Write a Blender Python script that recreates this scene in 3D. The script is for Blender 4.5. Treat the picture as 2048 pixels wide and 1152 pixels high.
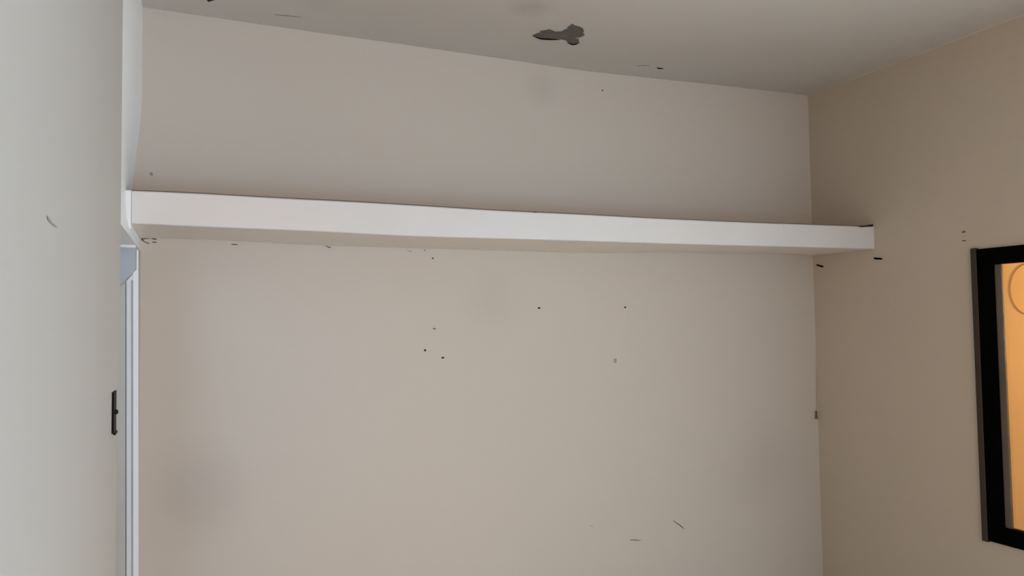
import bpy, bmesh, math, random
from mathutils import Vector, Matrix
random.seed(4)
S = bpy.context.scene
for o in list(bpy.data.objects): bpy.data.objects.remove(o)
C = S.collection

# ---------------------------------------------------------------- camera
F_PX, YAW, PITCH, ROLL, CAM_Z = 1509.06, 0.39571, 0.04486, -0.01355, 1.60
EYE = Vector((0, 0, CAM_Z))
fw = Vector((math.sin(YAW)*math.cos(PITCH), math.cos(YAW)*math.cos(PITCH), math.sin(PITCH)))
r0 = Vector((math.cos(YAW), -math.sin(YAW), 0)); u0 = r0.cross(fw)
RT = r0*math.cos(ROLL) + u0*math.sin(ROLL); UP = RT.cross(fw)
cd = bpy.data.cameras.new('camera'); cam = bpy.data.objects.new('camera', cd); C.objects.link(cam)
cd.sensor_fit = 'HORIZONTAL'; cd.sensor_width = 36; cd.lens = F_PX/2048*36; cd.clip_start = .02
m = Matrix((RT, UP, -fw)).transposed().to_4x4(); m.translation = EYE
cam.matrix_world = m; S.camera = cam

# ---------------------------------------------------------------- world, lights, exposure
w = bpy.data.worlds.new('world'); S.world = w; w.use_nodes = True
w.node_tree.nodes['Background'].inputs[0].default_value = (.55, .65, .8, 1)
w.node_tree.nodes['Background'].inputs[1].default_value = .3
S.view_settings.view_transform = 'Standard'; S.view_settings.look = 'None'
S.view_settings.gamma = 1; S.view_settings.use_curve_mapping = False
S.view_settings.exposure = -0.01

XR, XL, YB, HC = 3.1425, -0.2006, 3.20, CAM_Z+1.231       # right wall, left wall, back wall, ceiling
def area(name, loc, target, sx, sy, power, col):
    l = bpy.data.lights.new(name, 'AREA'); l.shape = 'RECTANGLE'; l.size = sx; l.size_y = sy
    l.energy = power; l.color = col
    o = bpy.data.objects.new(name, l); C.objects.link(o); o.location = loc
    o.rotation_euler = (Vector(target)-Vector(loc)).to_track_quat('-Z', 'Y').to_euler(); return o
def point(name, loc, power, col, rad):
    l = bpy.data.lights.new(name, 'POINT'); l.energy = power; l.color = col; l.shadow_soft_size = rad
    o = bpy.data.objects.new(name, l); C.objects.link(o); o.location = loc
def spot(name, loc, target, power, col):
    l = bpy.data.lights.new(name, 'SPOT'); l.energy = power; l.color = col; l.shadow_soft_size = .05; l.spot_size = math.radians(34); l.spot_blend = .6
    o = bpy.data.objects.new(name, l); C.objects.link(o); o.location = loc
    o.rotation_euler = (Vector(target)-Vector(loc)).to_track_quat('-Z', 'Y').to_euler()
area('daylight_window', (XR-.03, -.8, 1.3), (XR-1, -.8, 1.3), 1.3, 1.1, 103, (.55, .79, 1.0))
area('side_fill_light', (XR-.03, .35, 1.3), (XR-1, .35, 1.3), 1.3, 1.1, 14, (1.0, .95, .6))  # added yellowish fill beside the daylight window, no second window known
area('warm_rear_fill', (.4, -1.65, 1.9), (.4, 0, 2.2), 1.0, 1.0, 38, (1.0, .42, .06))  # added orange fill from behind the viewer, no lamp known there
spot('floor_bounce_spot', (XR-.05, .3, 2.2), (.6, 1.9, 0), 440, (1.0, .42, .06))  # added orange spot on the floor; its bounce lifts the shelf underside
area('daylight_hall', (-1.40, 1.85, 1.9), (-.2, 3.0, 1.7), .9, 1.2, 9, (.56, .78, 1.0))
point('yellow_room_lamp', (4.0, 1.8, 1.6), 62, (1.0, .68, .31), .08)


# ---------------------------------------------------------------- helpers
def ray(x, y): return fw*F_PX + RT*(x-1024) + UP*(576-y)
def hit(x, y, axis, v):                                   # point where the sight line meets a wall plane
    d = ray(x, y); return EYE + d*((v-EYE[axis])/d[axis])
def back(x, y, off=0): return hit(x, y, 1, YB-off)
def right(x, y, off=0): return hit(x, y, 0, XR-off)
def left(x, y, off=0): return hit(x, y, 0, XL+off)
def lin(c): return tuple(((v/255)/12.92 if v/255 <= .04045 else ((v/255+.055)/1.055)**2.4) for v in c)+(1,)

def mat(name, col, rough=.6, mottle=0, scale=1.2, bump=0, spec=.5, metal=0, col2=None, bscale=60, stains=()):
    M = bpy.data.materials.new(name); M.use_nodes = True; t = M.node_tree; b = t.nodes['Principled BSDF']
    b.inputs['Roughness'].default_value = rough; b.inputs['Specular IOR Level'].default_value = spec
    b.inputs['Metallic'].default_value = metal
    c = (*col[:3], 1)
    tc = t.nodes.new('ShaderNodeTexCoord')
    n = t.nodes.new('ShaderNodeTexNoise'); n.inputs['Scale'].default_value = scale; n.inputs['Detail'].default_value = 3
    t.links.new(tc.outputs['Object'], n.inputs['Vector'])
    rp = t.nodes.new('ShaderNodeValToRGB'); rp.color_ramp.elements[0].position = .35; rp.color_ramp.elements[1].position = .65
    c2 = col2 if col2 else tuple(v*(1-mottle) for v in c[:3])
    rp.color_ramp.elements[0].color = (*c2[:3], 1); rp.color_ramp.elements[1].color = c
    t.links.new(n.outputs['Fac'], rp.inputs[0]); last = rp.outputs[0]
    for p, r, s in stains:                                 # soft dirt smudges with a place of their own on the paint
        vm = t.nodes.new('ShaderNodeVectorMath'); vm.operation = 'DISTANCE'; vm.inputs[1].default_value = p
        t.links.new(tc.outputs['Object'], vm.inputs[0])
        mr = t.nodes.new('ShaderNodeMapRange'); mr.interpolation_type = 'SMOOTHSTEP'
        mr.inputs[1].default_value = 0; mr.inputs[2].default_value = r; mr.inputs[3].default_value = 1-s; mr.inputs[4].default_value = 1
        t.links.new(vm.outputs['Value'], mr.inputs[0])
        vs = t.nodes.new('ShaderNodeVectorMath'); vs.operation = 'SCALE'
        t.links.new(last, vs.inputs[0]); t.links.new(mr.outputs[0], vs.inputs['Scale']); last = vs.outputs[0]
    t.links.new(last, b.inputs['Base Color'])
    if bump:
        n2 = t.nodes.new('ShaderNodeTexNoise'); n2.inputs['Scale'].default_value = bscale; n2.inputs['Detail'].default_value = 4
        t.links.new(tc.outputs['Object'], n2.inputs['Vector'])
        bp = t.nodes.new('ShaderNodeBump'); bp.inputs['Strength'].default_value = bump; bp.inputs['Distance'].default_value = .004
        t.links.new(n2.outputs['Fac'], bp.inputs['Height']); t.links.new(bp.outputs[0], b.inputs['Normal'])
    return M
WALL = mat('cream_wall_paint', (.565, .545, .520), .6, spec=.25, scale=1.3, bump=.04, col2=(.558, .540, .512), bscale=9, stains=[(back(390, 985), .28, .12), (back(985, 600), .2, .06), (back(1085, 178), .12, .08), (back(1530, 930), .34, .07)])
WALLR = mat('wall_paint_warm_light', (.550, .508, .438), .6, spec=.25, scale=1.3, bump=.04, col2=(.540, .503, .425), bscale=9)  # warm light of the right wall painted into a yellower wall colour
WALLL = mat('wall_paint_left_dimmed', (.470, .458, .450), .6, spec=.25, scale=1.3, bump=.04, col2=(.465, .455, .442), bscale=9)  # wall paint darkened and cooled to set the left wall's light level
HEADW = mat('header_daylight_paint', (.92, .95, .99), .45, .02, 3, bump=.03, bscale=14)  # cool daylight on the header strip painted into its white
CEIL = mat('ceiling_paint', (.62, .60, .575), .7, spec=.25, scale=1.6, bump=.05, col2=(.60, .58, .55), bscale=8, stains=[(hit(1060, 15, 2, HC-.01), .13, .16), (hit(640, 10, 2, HC-.01), .12, .05)])
WHITE = mat('white_gloss_paint', (.80, .86, .93), .45, .03, 3, bump=.03, bscale=14)
SHELF = mat('white_shelf_paint', (.67, .70, .745), .38, .03, 3, bump=.03, bscale=9)
UNDER = mat('shelf_underside_paint', (.78, .75, .71), .5, .04, 2)
HALLW = mat('cool_white_door_paint', (.70, .74, .80), .4, .04, 3)
JAMB = mat('jamb_paint_blue_daylight', (.42, .47, .53), .5, .08, 3)  # part of the hall daylight's blue is put into this colour
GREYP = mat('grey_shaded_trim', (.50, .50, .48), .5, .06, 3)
BLACK = mat('black_frame_paint', (.0015, .0015, .0015), .8, 0, 3, spec=.02)
BROWN = mat('frame_edge_sheen', (.060, .044, .037), .55, .15, 6, spec=.2)  # room light caught by the black frame's edge, painted as brown
TAUPE = mat('taupe_window_stop', (.14, .12, .10), .55, .2, 6, spec=.3)
PLAST = mat('bare_grey_plaster', (.155, .143, .125), .9, .25, 30, bump=.2, bscale=120)
DARK = mat('dark_gap', (.012, .011, .010), .8, 0, 3, spec=.1)
GAP = mat('gap_shadow_brown', (.16, .135, .11), .8, .1, 3, spec=.1)  # shadow line above the front board, painted brown
CHIP = mat('brown_bare_chip', (.13, .10, .075), .9, .2, 60, spec=.1)
FAINT = mat('faint_scuff', (.33, .32, .31), .8, .1, 40)
SCR = mat('grey_scratch', (.17, .15, .135), .8, .1, 40, spec=.1)
YEL = mat('yellow_wall_paint', (.80, .61, .36), .6, .04, 2)
YEL2 = mat('yellow_plaque_paint', (.80, .60, .31), .5, .04, 2)
RIM = mat('brown_plaque_rim', (.36, .20, .09), .5, .1, 9)
FLOOR = mat('pale_tile_floor', (.60, .57, .53), .4, .08, 5)
PLASTIC = mat('black_switch_plastic', (.003, .003, .003), .5, 0, 3, spec=.08)
GLASS = bpy.data.materials.new('window_glass'); GLASS.use_nodes = True
gb = GLASS.node_tree.nodes['Principled BSDF']; gb.inputs['Base Color'].default_value = (1, .98, .94, 1)
gb.inputs['Transmission Weight'].default_value = 1; gb.inputs['Roughness'].default_value = 0.0; gb.inputs['IOR'].default_value = 1.45

def obj(name, bm, m, parent=None, label=None, bevel=0, smooth=False, kind=None):
    me = bpy.data.meshes.new(name); bmesh.ops.recalc_face_normals(bm, faces=bm.faces)
    org = parent.location if parent else Vector((0, 0, 0))
    if parent is not None: bmesh.ops.translate(bm, verts=bm.verts, vec=-org)
    bm.to_mesh(me); bm.free(); me.materials.append(m)
    o = bpy.data.objects.new(name, me); C.objects.link(o)
    if parent: o.parent = parent
    if label: o['label'] = label
    if kind: o['kind'] = kind
    if bevel:
        b = o.modifiers.new('bevel', 'BEVEL'); b.width = bevel; b.segments = 3; b.limit_method = 'ANGLE'
    if smooth:
        for p in me.polygons: p.use_smooth = True
    return o
def thing(name, label, cat, loc, group=None, kind=None):
    o = bpy.data.objects.new(name, None); C.objects.link(o); o.location = loc; o.empty_display_size = .05
    if label: o['label'] = label
    if cat: o['category'] = cat
    if group: o['group'] = group
    if kind: o['kind'] = kind
    return o
def box(bm, a, b):
    x0, y0, z0 = a; x1, y1, z1 = b
    v = [bm.verts.new(p) for p in ((x0,y0,z0),(x1,y0,z0),(x1,y1,z0),(x0,y1,z0),(x0,y0,z1),(x1,y0,z1),(x1,y1,z1),(x0,y1,z1))]
    for f in ((0,1,2,3),(4,5,6,7),(0,1,5,4),(1,2,6,5),(2,3,7,6),(3,0,4,7)): bm.faces.new([v[i] for i in f])
    return bm
def prism(bm, pts, d):                                     # polygon pts (Vectors) pushed along d
    a = [bm.verts.new(p) for p in pts]; b = [bm.verts.new(Vector(p)+d) for p in pts]; n = len(pts)
    bm.faces.new(a); bm.faces.new(b)
    for i in range(n): bm.faces.new((a[i], a[(i+1)%n], b[(i+1)%n], b[i]))
    return bm
def loft(bm, rows, closed=False):
    g = [[bm.verts.new(p) for p in r] for r in rows]
    for i in range(len(g)-1):
        n = len(g[0])
        for j in range(n if closed else n-1): bm.faces.new((g[i][j], g[i][(j+1)%n], g[i+1][(j+1)%n], g[i+1][j]))
    if closed: bm.faces.new(g[0]); bm.faces.new(g[-1])
    return g
def curve_fn(pts, conv):                                    # smooth height along X through measured points
    P = sorted([(conv(x, y).x, conv(x, y).z) for x, y in pts])
    def f(X):
        if X <= P[0][0]: return P[0][1]
        if X >= P[-1][0]: return P[-1][1]
        for i in range(len(P)-1):
            if P[i][0] <= X <= P[i+1][0]:
                p0 = P[max(i-1, 0)]; p1 = P[i]; p2 = P[i+1]; p3 = P[min(i+2, len(P)-1)]
                h = p2[0]-p1[0]; t = (X-p1[0])/h
                m1 = (p2[1]-p0[1])/(p2[0]-p0[0])*h; m2 = (p3[1]-p1[1])/(p3[0]-p1[0])*h
                return (2*t**3-3*t*t+1)*p1[1]+(t**3-2*t*t+t)*m1+(-2*t**3+3*t*t)*p2[1]+(t**3-t*t)*m2
    return f
def ribbon(name, parent, pts, ws, place, m, off=.0004, thick=.0006, label=None):   # a thin raised flake or scratch on a wall
    bm = bmesh.new(); L = []; R = []
    for i, (x, y) in enumerate(pts):
        x0, y0 = pts[max(i-1, 0)]; x1, y1 = pts[min(i+1, len(pts)-1)]
        dx, dy = x1-x0, y1-y0; n = math.hypot(dx, dy) or 1; w_ = ws[i]/2
        L.append((x-dy/n*w_, y+dx/n*w_)); R.append((x+dy/n*w_, y-dx/n*w_))
    loop = L+R[::-1]
    fr = [place(x, y, off+thick) for x, y in loop]; bk = [place(x, y, off*0) for x, y in loop]
    loft(bm, [bk, fr], closed=True)
    return obj(name, bm, m, parent, label)
def flake(name, parent, loop, place, m, thick=.001, label=None):
    bm = bmesh.new(); loft(bm, [[place(x, y, 0) for x, y in loop], [place(x, y, thick) for x, y in loop]], closed=True)
    return obj(name, bm, m, parent, label)

# ---------------------------------------------------------------- room shell
ceil_z = curve_fn([(283,14),(440,37),(620,63),(820,91),(1000,117),(1150,139),(1300,156),(1460,173),(1590,188)], back)
DEP = .4127; YF = YB-DEP
def front(x, y): return hit(x, y, 1, YF)
Xg = [XL + (XR-XL)*i/60 for i in range(61)]

fl = obj('floor', box(bmesh.new(), (-2.2, -1.7, -.1), (XR+.1, YB+.1, 0)), FLOOR, kind='structure')

# back wall, its right end rounding softly into the right wall
bm = bmesh.new(); R = .002
path = [(-2.2, YB)] + [(x, YB) for x in Xg if x < XR-R-.01] + [(XR-R+R*math.sin(a), YB-R+R*math.cos(a)) for a in [math.pi/2*i/8 for i in range(9)]]
outer = [(-2.2, YB+.12), (XR+.12, YB+.12), (XR+.12, YB-R)]
loop = path + outer[::-1]
loft(bm, [[Vector((x, y, 0)) for x, y in loop], [Vector((x, y, HC+.12)) for x, y in loop]], closed=True)
wall_back = obj('wall_back', bm, WALL, kind='structure')

# ceiling, a little uneven, with a soft cove towards the right wall
RC = .003
prof = [(-2.2, ceil_z(XL))] + [(x, ceil_z(x)) for x in Xg if x < XR-RC-.01]
zr = ceil_z(XR)
prof += [(XR-RC+RC*math.sin(a), zr-RC+RC*math.cos(a)) for a in [math.pi/2*i/8 for i in range(9)]]
prof2 = [(XR+.02, zr-RC), (XR+.02, HC+.25), (-2.2, HC+.25)]
bm = bmesh.new()
loft(bm, [[Vector((x, -1.7, z)) for x, z in prof+prof2], [Vector((x, YB, z)) for x, z in prof+prof2]], closed=True)
ceiling = obj('ceiling', bm, CEIL, kind='structure')

# right wall with the black framed window's opening, solid behind the viewer
WY1 = 2.272; WZ1 = CAM_Z+.295; WZ0 = CAM_Z-.970; WY0 = WY1-.95
bm = bmesh.new()
TH = .10
y_in1, y_in0, z_in1, z_in0 = WY1-.03, WY0+.03, WZ1-.03, WZ0+.03
def strip(y0, y1, z0, z1): box(bm, (XR, y0, z0), (XR+TH, y1, z1))
strip(y_in1, YB-R, 0, HC+.1)
strip(-1.7, y_in0, 0, HC+.1)
strip(y_in0, y_in1, 0, z_in0); strip(y_in0, y_in1, z_in1, HC+.1)
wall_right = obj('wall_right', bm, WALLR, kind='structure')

obj('wall_rear', box(bmesh.new(), (-2.2, -1.82, 0), (XR+.1, -1.7, HC+.2)), WALL, kind='structure')

# left wall: near length, door opening, header above it
YD0, YD1 = 2.330, 3.000
HZ = left(272, 489).z
bm = bmesh.new(); TL = .12
box(bm, (XL-TL, -1.7, 0), (XL, YD0, HC+.1))
box(bm, (XL-TL, YD1, 0), (XL, YB, HZ))
# header, its face swelling slightly out towards the shelf end
rows = []
n = 14
for k in range(n+1):
    t = k/n; y = YD0+(YB-YD0)*t
    row = []
    for j in range(17):
        z = HZ+(HC+.1-HZ)*j/16
        s = max(0, 1-abs(z-(CAM_Z+.50))/.38); s = s*s*(3-2*s)
        row.append(Vector((XL - .030*s*t**.5*(z > HZ+.001), y, z)))
    row += [Vector((XL-TL, y, HC+.1)), Vector((XL-TL, y, HZ))]
    rows.append(row)
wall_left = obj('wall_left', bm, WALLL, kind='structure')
bmh = bmesh.new(); loft(bmh, rows, closed=True)
header = obj('door_header', bmh, HEADW, wall_left, 'white header, cool daylight painted in, above the narrow doorway', smooth=False)
# plaster lip ending in a rounded cut above the switch
zc = left(230, 776).z
bm = bmesh.new()
def lip(z): return [Vector((XL-.001, 1.80, z)), Vector((XL+.004, 2.05, z)), Vector((XL+.0095, 2.20, z)), Vector((XL+.0105, 2.262, z)), Vector((XL+.006, 2.285, z)), Vector((XL-.001, 2.30, z))]
rowz = [lip(zc), lip(zc+.006), lip(HC+.02)]
for k, dx in ((3, .012), (4, .012), (2, .003)): rowz[0][k].y -= dx; rowz[0][k].z += .004
loft(bm, rowz, closed=True)
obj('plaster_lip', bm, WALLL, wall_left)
# hall beyond the doorway
bm = bmesh.new(); box(bm, (-2.32, -1.7, 0), (-2.2, YB+.1, HC+.2)); obj('wall_hall', bm, WALL, kind='structure')

# ---------------------------------------------------------------- doorway frame in the left wall (far jamb seen through it)
door = thing('door_1', None, None, (XL-.06, YD1, 0), kind='structure')
def J(x, y, off=0): return hit(x, y, 1, YD1-off)
def jboard(name, loop, t, m, b=.0015, label=None):
    bm = bmesh.new(); pts = [J(x, y, 0) for x, y in loop]; pts = [Vector((p.x, YD1-.0005, p.z)) for p in pts]
    prism(bm, pts, Vector((0, -t, 0))); return obj(name, bm, m, door, label, bevel=b)
jboard('jamb_lining', [(225,484),(273.5,486),(273.5,1400),(225,1400)], .003, JAMB, label='door jamb lining, daylight painted in blue grey')
jboard('head_stop', [(225,488),(271.5,489.5),(271.5,496.5),(225,494)], .012, WHITE)
jboard('jamb_casing', [(266,546),(271,541),(277,537),(277,1400),(266,1400)], .006, WHITE)
jboard('jamb_casing', [(273,500),(277,500),(277,540),(273,540)], .006, WHITE)
jboard('door_stile', [(253,562),(262,553),(262,1400),(253,1400)], .010, HALLW, .002)
jboard('door_stile', [(253,562),(262,553),(266,549),(266,560),(262,562),(255,569)], .008, HALLW, .001)
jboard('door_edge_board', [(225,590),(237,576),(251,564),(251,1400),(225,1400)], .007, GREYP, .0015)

# ---------------------------------------------------------------- shelf
top_z = curve_fn([(263,381),(400,387),(560,396),(700,403),(820,410),(1000,421),(1150,428),(1300,436),(1480,444),(1620,449),(1720,452.5),(1748,453)], front)
fb_z = curve_fn([(265,447),(420,454),(620,462),(820,472),(1100,480),(1400,489),(1600,494),(1748,498)], front)
wb_z = curve_fn([(283,476),(430,480),(620,490),(820,496),(960,500),(1100,504),(1240,506.5),(1330,505),(1450,507),(1600,510)], back)
XS = front(263, 400).x
shelf = thing('wall_shelf', 'long thick white boxed shelf spanning the bare back wall below the ceiling', 'shelf', (1.47, YB, CAM_Z+.34))
xs = [XS+.0005+(XR-.0005-XS)*i/70 for i in range(71)]
bm = bmesh.new()
loft(bm, [[Vector((x, YF+.018, fb_z(x))), Vector((x, YF+.003, fb_z(x))), Vector((x, YF, fb_z(x)+.003)), Vector((x, YF, top_z(x)-.004)), Vector((x, YF+.004, top_z(x))), Vector((x, YF+.018, top_z(x)))] for x in xs], closed=True)
obj('front_board', bm, SHELF, shelf, 'bright white front board')
bm = bmesh.new()
loft(bm, [[Vector((x, YF+.0185, fb_z(x)+.0015)), Vector((x, YB-.0005, wb_z(x))), Vector((x, YB-.0005, wb_z(x)+.012)), Vector((x, YF+.0185, fb_z(x)+.014))] for x in xs], closed=True)
obj('underside_panel', bm, UNDER, shelf, 'beige underside panel')
bm = bmesh.new()
loft(bm, [[Vector((x, YF+.006, top_z(x)+.0005)), Vector((x, YF+.006, top_z(x)+.0042)), Vector((x, YB-.0005, top_z(x)+.0042)), Vector((x, YB-.0005, top_z(x)-.010)), Vector((x, YF+.019, top_z(x)-.010)), Vector((x, YF+.019, top_z(x)+.0005))] for x in xs], closed=True)
obj('top_board', bm, GAP, shelf, 'top board, gap shadow painted as its thin brown edge')
bm = bmesh.new()
a = front(1716, 453); b_ = front(1734, 450.5); c_ = front(1746.5, 448.5); d_ = front(1746.5, 451.5); e_ = front(1722, 454.5)
prism(bm, [a, b_, c_, d_, e_], Vector((0, .01, 0)))
obj('end_gap_filler', bm, DARK, shelf, 'black gap strip at the right end')
for (x, y) in ((1568, 455), (1028, 423)):
    q = front(x, y); bm = bmesh.new(); box(bm, (q.x-.004, YF-.0006, q.z-.001), (q.x+.004, YF+.001, q.z+.001)); obj('paint_chip', bm, FAINT, shelf)
bm = bmesh.new(); q = front(1071, 424); box(bm, (q.x-.005, YF-.001, q.z-.002), (q.x+.005, YF+.01, q.z+.002)); obj('top_nick', bm, CHIP, shelf)
# small white end cleat carrying the shelf's left end
cl = box(bmesh.new(), (XS-.030, YF-.002, CAM_Z+.325), (XS-.0005, YB-.001, CAM_Z+.455))
obj('end_cleat', cl, WHITE, shelf, bevel=.004)

# ---------------------------------------------------------------- light switch
sw = thing('light_switch', 'black light switch plate seen edge-on beside the left doorway', 'light switch', (XL, 2.225, left(230, 820).z))
zt, zb = left(230, 780).z, left(230, 858).z
bm = bmesh.new(); box(bm, (XL, 2.190, zb), (XL+.0050, 2.258, zt)); obj('plate', bm, PLASTIC, sw, bevel=.0012)
zm = left(234, 815).z
bm = bmesh.new(); loft(bm, [[Vector((XL+.004, 2.216, zm-.008)), Vector((XL+.004, 2.234, zm-.008)), Vector((XL+.004, 2.234, zm+.007)), Vector((XL+.004, 2.216, zm+.007))], [Vector((XL+.012, 2.220, zm-.006)), Vector((XL+.012, 2.230, zm-.006)), Vector((XL+.012, 2.230, zm+.002)), Vector((XL+.012, 2.220, zm+.002))]], closed=True)
obj('toggle', bm, PLASTIC, sw, bevel=.001)
bm = bmesh.new(); prism(bm, [Vector((XL, 2.192, zb+.008)), Vector((XL+.005, 2.192, zb+.001)), Vector((XL+.0085, 2.192, zb-.002)), Vector((XL+.0085, 2.192, zb-.006)), Vector((XL+.004, 2.192, zb-.004))], Vector((0, .064, 0)))
obj('lower_lip', bm, PLASTIC, sw)

# ---------------------------------------------------------------- black framed window in the right wall
win = thing('window_1', 'black framed window on the right wall with warm yellow light behind the glass', None, (XR, (WY0+WY1)/2, (WZ0+WZ1)/2), kind='structure')
def ring(bm, y0, y1, z0, z1, prof):                        # prof: list of (inset, x); mitred frame
    rows = []
    for (yy, zz, sy, sz) in ((y0, z0, 1, 1), (y1, z0, -1, 1), (y1, z1, -1, -1), (y0, z1, 1, -1)):
        rows.append([Vector((x, yy+sy*(i*1.26 if i > .05 else i), zz+sz*i)) for i, x in prof])
    g = [[bm.verts.new(p) for p in r] for r in rows]; n = len(prof)
    for k in range(4):
        for j in range(n): bm.faces.new((g[k][j], g[k][(j+1)%n], g[(k+1)%4][(j+1)%n], g[(k+1)%4][j]))
    return bm
bm = ring(bmesh.new(), WY0, WY1, WZ0, WZ1, [(0.006, XR+.0), (.0065, XR-.012), (.012, XR-.016), (.072, XR-.016), (.077, XR-.012), (.077, XR+.03), (.04, XR+.03), (.04, XR)])
obj('casing', bm, BLACK, win, 'matt black casing')
zz0, zz1 = WZ0+.002, WZ1-.002
bm = box(bmesh.new(), (XR-.0185, WY1-.031, WZ0+.001), (XR-.0006, WY1-.004, WZ1-.001)); obj('edge_bead', bm, BROWN, win, 'outer bead, room light on it painted dark brown', bevel=.003)
for ya, yb in ((WY1-.127, WY1-.0975), (WY0+.0975, WY0+.127)):
    bm = box(bmesh.new(), (XR-.001, ya, WZ0+.0775), (XR+.013, yb, WZ1-.0775))
    obj('glazing_stop', bm, TAUPE, win, 'taupe glazing stop', bevel=.003)
bm = box(bmesh.new(), (XR+.0135, WY0+.079, WZ0+.079), (XR+.0175, WY1-.079, WZ1-.079))
obj('pane', bm, GLASS, win, 'clear glass pane')

# yellow lit room behind it
XY = XR+1.25
bm = bmesh.new()
box(bm, (XY, .3, 0), (XY+.1, 4.6, 2.9)); box(bm, (XR+TH+.02, 4.5, 0), (XY, 4.6, 2.9)); box(bm, (XR+TH, .2, 0), (XY, .3, 2.9)); box(bm, (XR+TH+.02, .3, 2.8), (XY, 4.5, 2.9))
obj('wall_yellow_room', bm, YEL, kind='structure')
obj('floor_yellow_room', box(bmesh.new(), (XR+TH, .3, -.1), (XY, 4.5, 0)), FLOOR, kind='structure')

# ---------------------------------------------------------------- marks and damage on walls and ceiling
def onceil(x, y, off=0):
    p = hit(x, y, 2, HC)
    for _ in range(4): p = hit(x, y, 2, ceil_z(p.x)-off)
    return p
peel = [(1065,71),(1073,67),(1082,64),(1078,62),(1090,60.5),(1099,58.5),(1106,61),(1109,63),(1122,63),(1130,59),(1136,56),(1134,54.5),(1139,52),(1142,49),(1145,47.5),(1150,51),(1159,53),(1166,57),(1168,62),(1166.5,66),(1170,69.5),(1165,73),(1159,75),(1154,76),(1151,77.5),(1157,77.5),(1158.5,80),(1157.5,82),(1159,85),(1152,86.5),(1145,87),(1138,85),(1134,82),(1128,80),(1120,79),(1112,77),(1098,76),(1082,75),(1072,73)]
flake('bare_patch', ceiling, peel, onceil, PLAST, .0008, 'grey patch of bare plaster where the ceiling paint peeled')
def curl(pts, w_, name='peeled_paint_edge'):
    bm = bmesh.new(); n = len(pts)
    rows = []
    for i, (x, y) in enumerate(pts):
        t = math.sin(math.pi*(i+.3)/(n-.4)); p = onceil(x, y, 0); q = p+Vector((0, -.0015, -w_*max(t, .15)))
        rows.append([p, p+Vector((0, .002, 0)), q+Vector((0, .0012, 0)), q])
    loft(bm, rows, closed=True); return obj(name, bm, DARK, ceiling, 'black curled edge of peeling paint')
curl([(1065,71),(1073,73.5),(1082,75.5),(1098,76.5),(1112,77.5),(1120,79.5)], .009)
curl([(1134,82.5),(1138,85.5),(1145,87.2),(1152,86.8),(1159,85)], .008)
# second peel, only its corner inside the frame
flake('bare_patch', ceiling, [(404,-12),(412,-1),(417,2.6),(434,-1.5),(447,-6),(436,-22),(418,-24)], onceil, CEIL, .0006)
for a, b in (((404,-12),(418,2.6)), ((416,2.6),(450,-7))):
    n = 6; ribbon('peeled_paint_edge', ceiling, [(a[0]+(b[0]-a[0])*i/n, a[1]+(b[1]-a[1])*i/n) for i in range(n+1)], [2.6]*(n+1), onceil, DARK, .001, .001)
ribbon('scratch', ceiling, [(550,29.5),(575,31.5),(602,35)], [1, 1.6, .8], onceil, FAINT)
ribbon('scratch', ceiling, [(1274,132),(1288,131.3),(1300,132)], [.8, 1.6, .8], onceil, FAINT)
ribbon('paint_chip', ceiling, [(1313,135.5),(1319,137),(1327,137.5)], [1, 3, 1], onceil, DARK)
# back wall
ribbon('scratch', wall_back, [(1346,1041),(1353,1046),(1359,1050),(1364,1054),(1369,1058)], [1, 1.8, 2.2, 2, .8], back, SCR)
ribbon('scratch', wall_back, [(1259,1080),(1265,1079.8),(1274,1080.2),(1282,1080.4)], [.8, 1.8, 2, .8], back, SCR)
ribbon('scratch', wall_back, [(1179,1050),(1183,1052),(1187,1054)], [.6, 1.4, .6], back, FAINT)
flake('filled_spot', wall_back, [(1228,717),(1233,717),(1233,726),(1228,726)], back, FAINT, .0008, 'small grey rectangular spot')
flake('filled_spot', wall_back, [(299,345),(303,344),(306,347),(306,351),(302,352),(299,349)], back, FAINT, .0008, 'small grey spot above the shelf')
ribbon('paint_chip', wall_back, [(462,488.5),(468,489),(476,489.5)], [.8, 2.4, 1.2], back, CHIP)
ribbon('paint_chip', wall_back, [(652,492),(657,494.5),(662,495.2)], [.8, 2, 1.4], back, CHIP)
ribbon('paint_chip', wall_back, [(646,488.5),(650,492),(655,494.5)], [.6, .9, .6], back, FAINT)
ribbon('paint_chip', wall_back, [(811,497),(816,501),(820,503),(824,503.4)], [.6, 1, 2, .8], back, FAINT)
ribbon('paint_chip', wall_back, [(303,477.5),(309,478),(314,479)], [1, 2.8, 1], back, CHIP)
ribbon('paint_chip', wall_back, [(304,484),(309,484.6),(314,484.6)], [1, 2.4, 1], back, CHIP)
ribbon('paint_chip', wall_back, [(283,478.5),(288,483),(294,486),(298,486.8)], [3, 1.6, 1.6, 2.4], back, CHIP)
ribbon('paint_chip', wall_back, [(283,478),(290,477.6),(300,477)], [3, 1.5, .8], back, CHIP)
ribbon('crack', wall_back, [(1632,640),(1632.5,720),(1633,790),(1633.5,822)], [.5, .8, 1.2, .8], back, FAINT)
# left wall scuff
ribbon('scuff', wall_left, [(95.5,432),(98,438),(103,445.5),(109,450),(114.5,455)], [2, 5, 2.4, 4, 1], left, FAINT, label='curved grey scuff')

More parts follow.
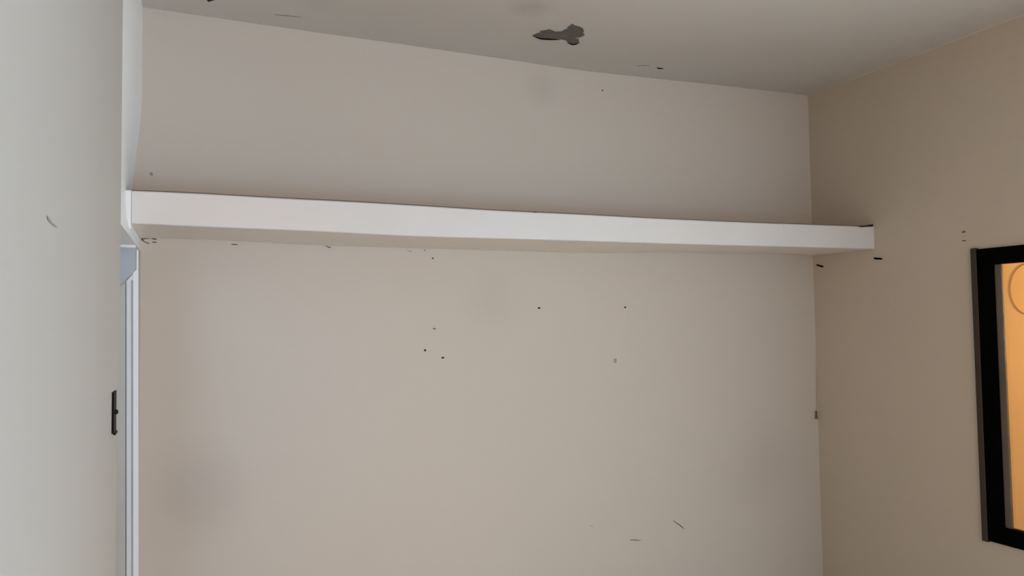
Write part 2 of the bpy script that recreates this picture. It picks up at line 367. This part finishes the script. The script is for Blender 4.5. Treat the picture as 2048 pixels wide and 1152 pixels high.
# ---------------------------------------------------------------- nails, clips, hook
def nail(x, y, place, nrm, rx, rz, label, m=DARK, cat='nail', group=None):
    p = place(x, y); bm = bmesh.new(); n = 14
    t = Vector((0, 0, 1)); s = nrm.cross(t)
    def circ(d, k): return [p+nrm*d+s*(rx*k*math.cos(2*math.pi*i/n))+t*(rz*k*math.sin(2*math.pi*i/n)) for i in range(n)]
    loft(bm, [circ(0, .5), circ(.0012, .5), circ(.0014, 1), circ(.0024, 1), circ(.003, .6)], closed=True)
    bmesh.ops.translate(bm, verts=bm.verts, vec=-p)
    o = obj('nail', bm, m, smooth=False); o.location = p; o['label'] = label; o['category'] = cat
    if group: o['group'] = group
    return o
NB = Vector((0, -1, 0)); NR = Vector((-1, 0, 0)); g = 'small nails in the back wall'
nail(850, 700.5, back, NB, .0047, .0042, 'black nail head low on the back wall, left one of the lowest pair', group=g)
nail(885.5, 715.5, back, NB, .0060, .0034, 'flat black nail head, lowest of all on the back wall', group=g)
nail(1078, 616, back, NB, .0076, .0036, 'widest black nail head, alone near the middle of the back wall', group=g)
nail(1250, 614.5, back, NB, .0048, .0040, 'small dark nail head farthest right on the back wall under the shelf', group=g)
nail(865.5, 516.5, back, NB, .0042, .0028, 'black nail head close below the shelf underside', group=g)
nail(849.5, 500.5, back, NB, .0036, .0018, 'tiny brown nail head touching the shelf underside line', CHIP, group=g)
nail(1204.5, 181, back, NB, .0040, .0028, 'tiny nail above the shelf, just below the ceiling', DARK, group=g)
nail(868.5, 657.5, back, NB, .0074, .0022, 'flat brown nail with a faint chipped arc above it', CHIP, group=g)
ribbon('paint_chip', wall_back, [(864,654),(867,652.3),(872,653)], [.5, .8, .5], back, FAINT)
g = 'paired nails above the black window'
nail(1928, 463.8, right, NR, .0090, .0040, 'upper of two dark nails on the right wall above the black window', CHIP, group=g)
nail(1928.5, 481.5, right, NR, .0100, .0022, 'lower of two dark nails on the right wall above the black window', CHIP, group=g)

def clip(pts, label, place, nrm):
    bm = bmesh.new(); P = [place(x, y, 0) for x, y in pts]; c = sum(P, Vector())/len(P)
    prism(bm, P, nrm*.004); bmesh.ops.translate(bm, verts=bm.verts, vec=-c)
    o = obj('shelf_clip', bm, BLACK, bevel=.0008); o.location = c
    o['label'] = label; o['category'] = 'clip'; o['group'] = 'black shelf clips on the right wall'
clip([(1747.5,515.2),(1750,515),(1762,515.8),(1766.5,518.5),(1763,519.3),(1751,519),(1748.5,517.5)], 'black metal clip on the right wall below the front edge of the shelf', right, NR)
clip([(1629.6,528.6),(1633,528.8),(1644,531.9),(1643.6,535),(1631.5,531.3)], 'slanted black metal clip in the back right corner below the shelf', lambda x, y, o=0: right(x+3, y), NR)
# bent nail in the corner
p = hit(1634, 830, 1, YB-.012); bm = bmesh.new()
q = lambda x, y: hit(x, y, 1, YB-.014)
prism(bm, [q(1632.8,822), q(1634.6,822), q(1635.4,835), q(1636.6,836.8), q(1636,838), q(1631.2,837.6), q(1631.4,836.4), q(1633.2,835.5)], Vector((0, .008, 0)))
bmesh.ops.translate(bm, verts=bm.verts, vec=-p)
o = obj('bent_nail', bm, SCR); o.location = p; o['label'] = 'thin grey bent nail in the back right corner of the room'; o['category'] = 'nail'

# ---------------------------------------------------------------- oval plaque on the yellow wall, seen through the window
def YW(x, y, off=0): return hit(x, y, 0, XY-off)
c = YW(2058, 575); e = YW(2021, 575); tp = YW(2052, 527).z; bt = YW(2056, 630).z
ry = abs(e.y-c.y); rz = (tp-bt)/2; cz = (tp+bt)/2
pl = thing('oval_plaque', 'oval yellow plaque with thin brown rim behind the window glass', 'plaque', (XY, c.y, cz))
bm = bmesh.new(); n = 40
def el(k, x): return [Vector((x, c.y+k*ry*math.cos(2*math.pi*i/n), cz+k*rz*math.sin(2*math.pi*i/n))) for i in range(n)]
loft(bm, [el(.97, XY-.0005), el(.97, XY-.004)], closed=True); obj('plaque_face', bm, YEL2, pl)
bm = bmesh.new(); a = [el(.982, XY-.0005), el(.982, XY-.006), el(1.0, XY-.006), el(1.0, XY-.0005)]
gv = [[bm.verts.new(v) for v in r] for r in a]
for k in range(4):
    for j in range(n): bm.faces.new((gv[k][j], gv[k][(j+1)%n], gv[(k+1)%4][(j+1)%n], gv[(k+1)%4][j]))
obj('plaque_rim', bm, RIM, pl, 'thin brown rim')
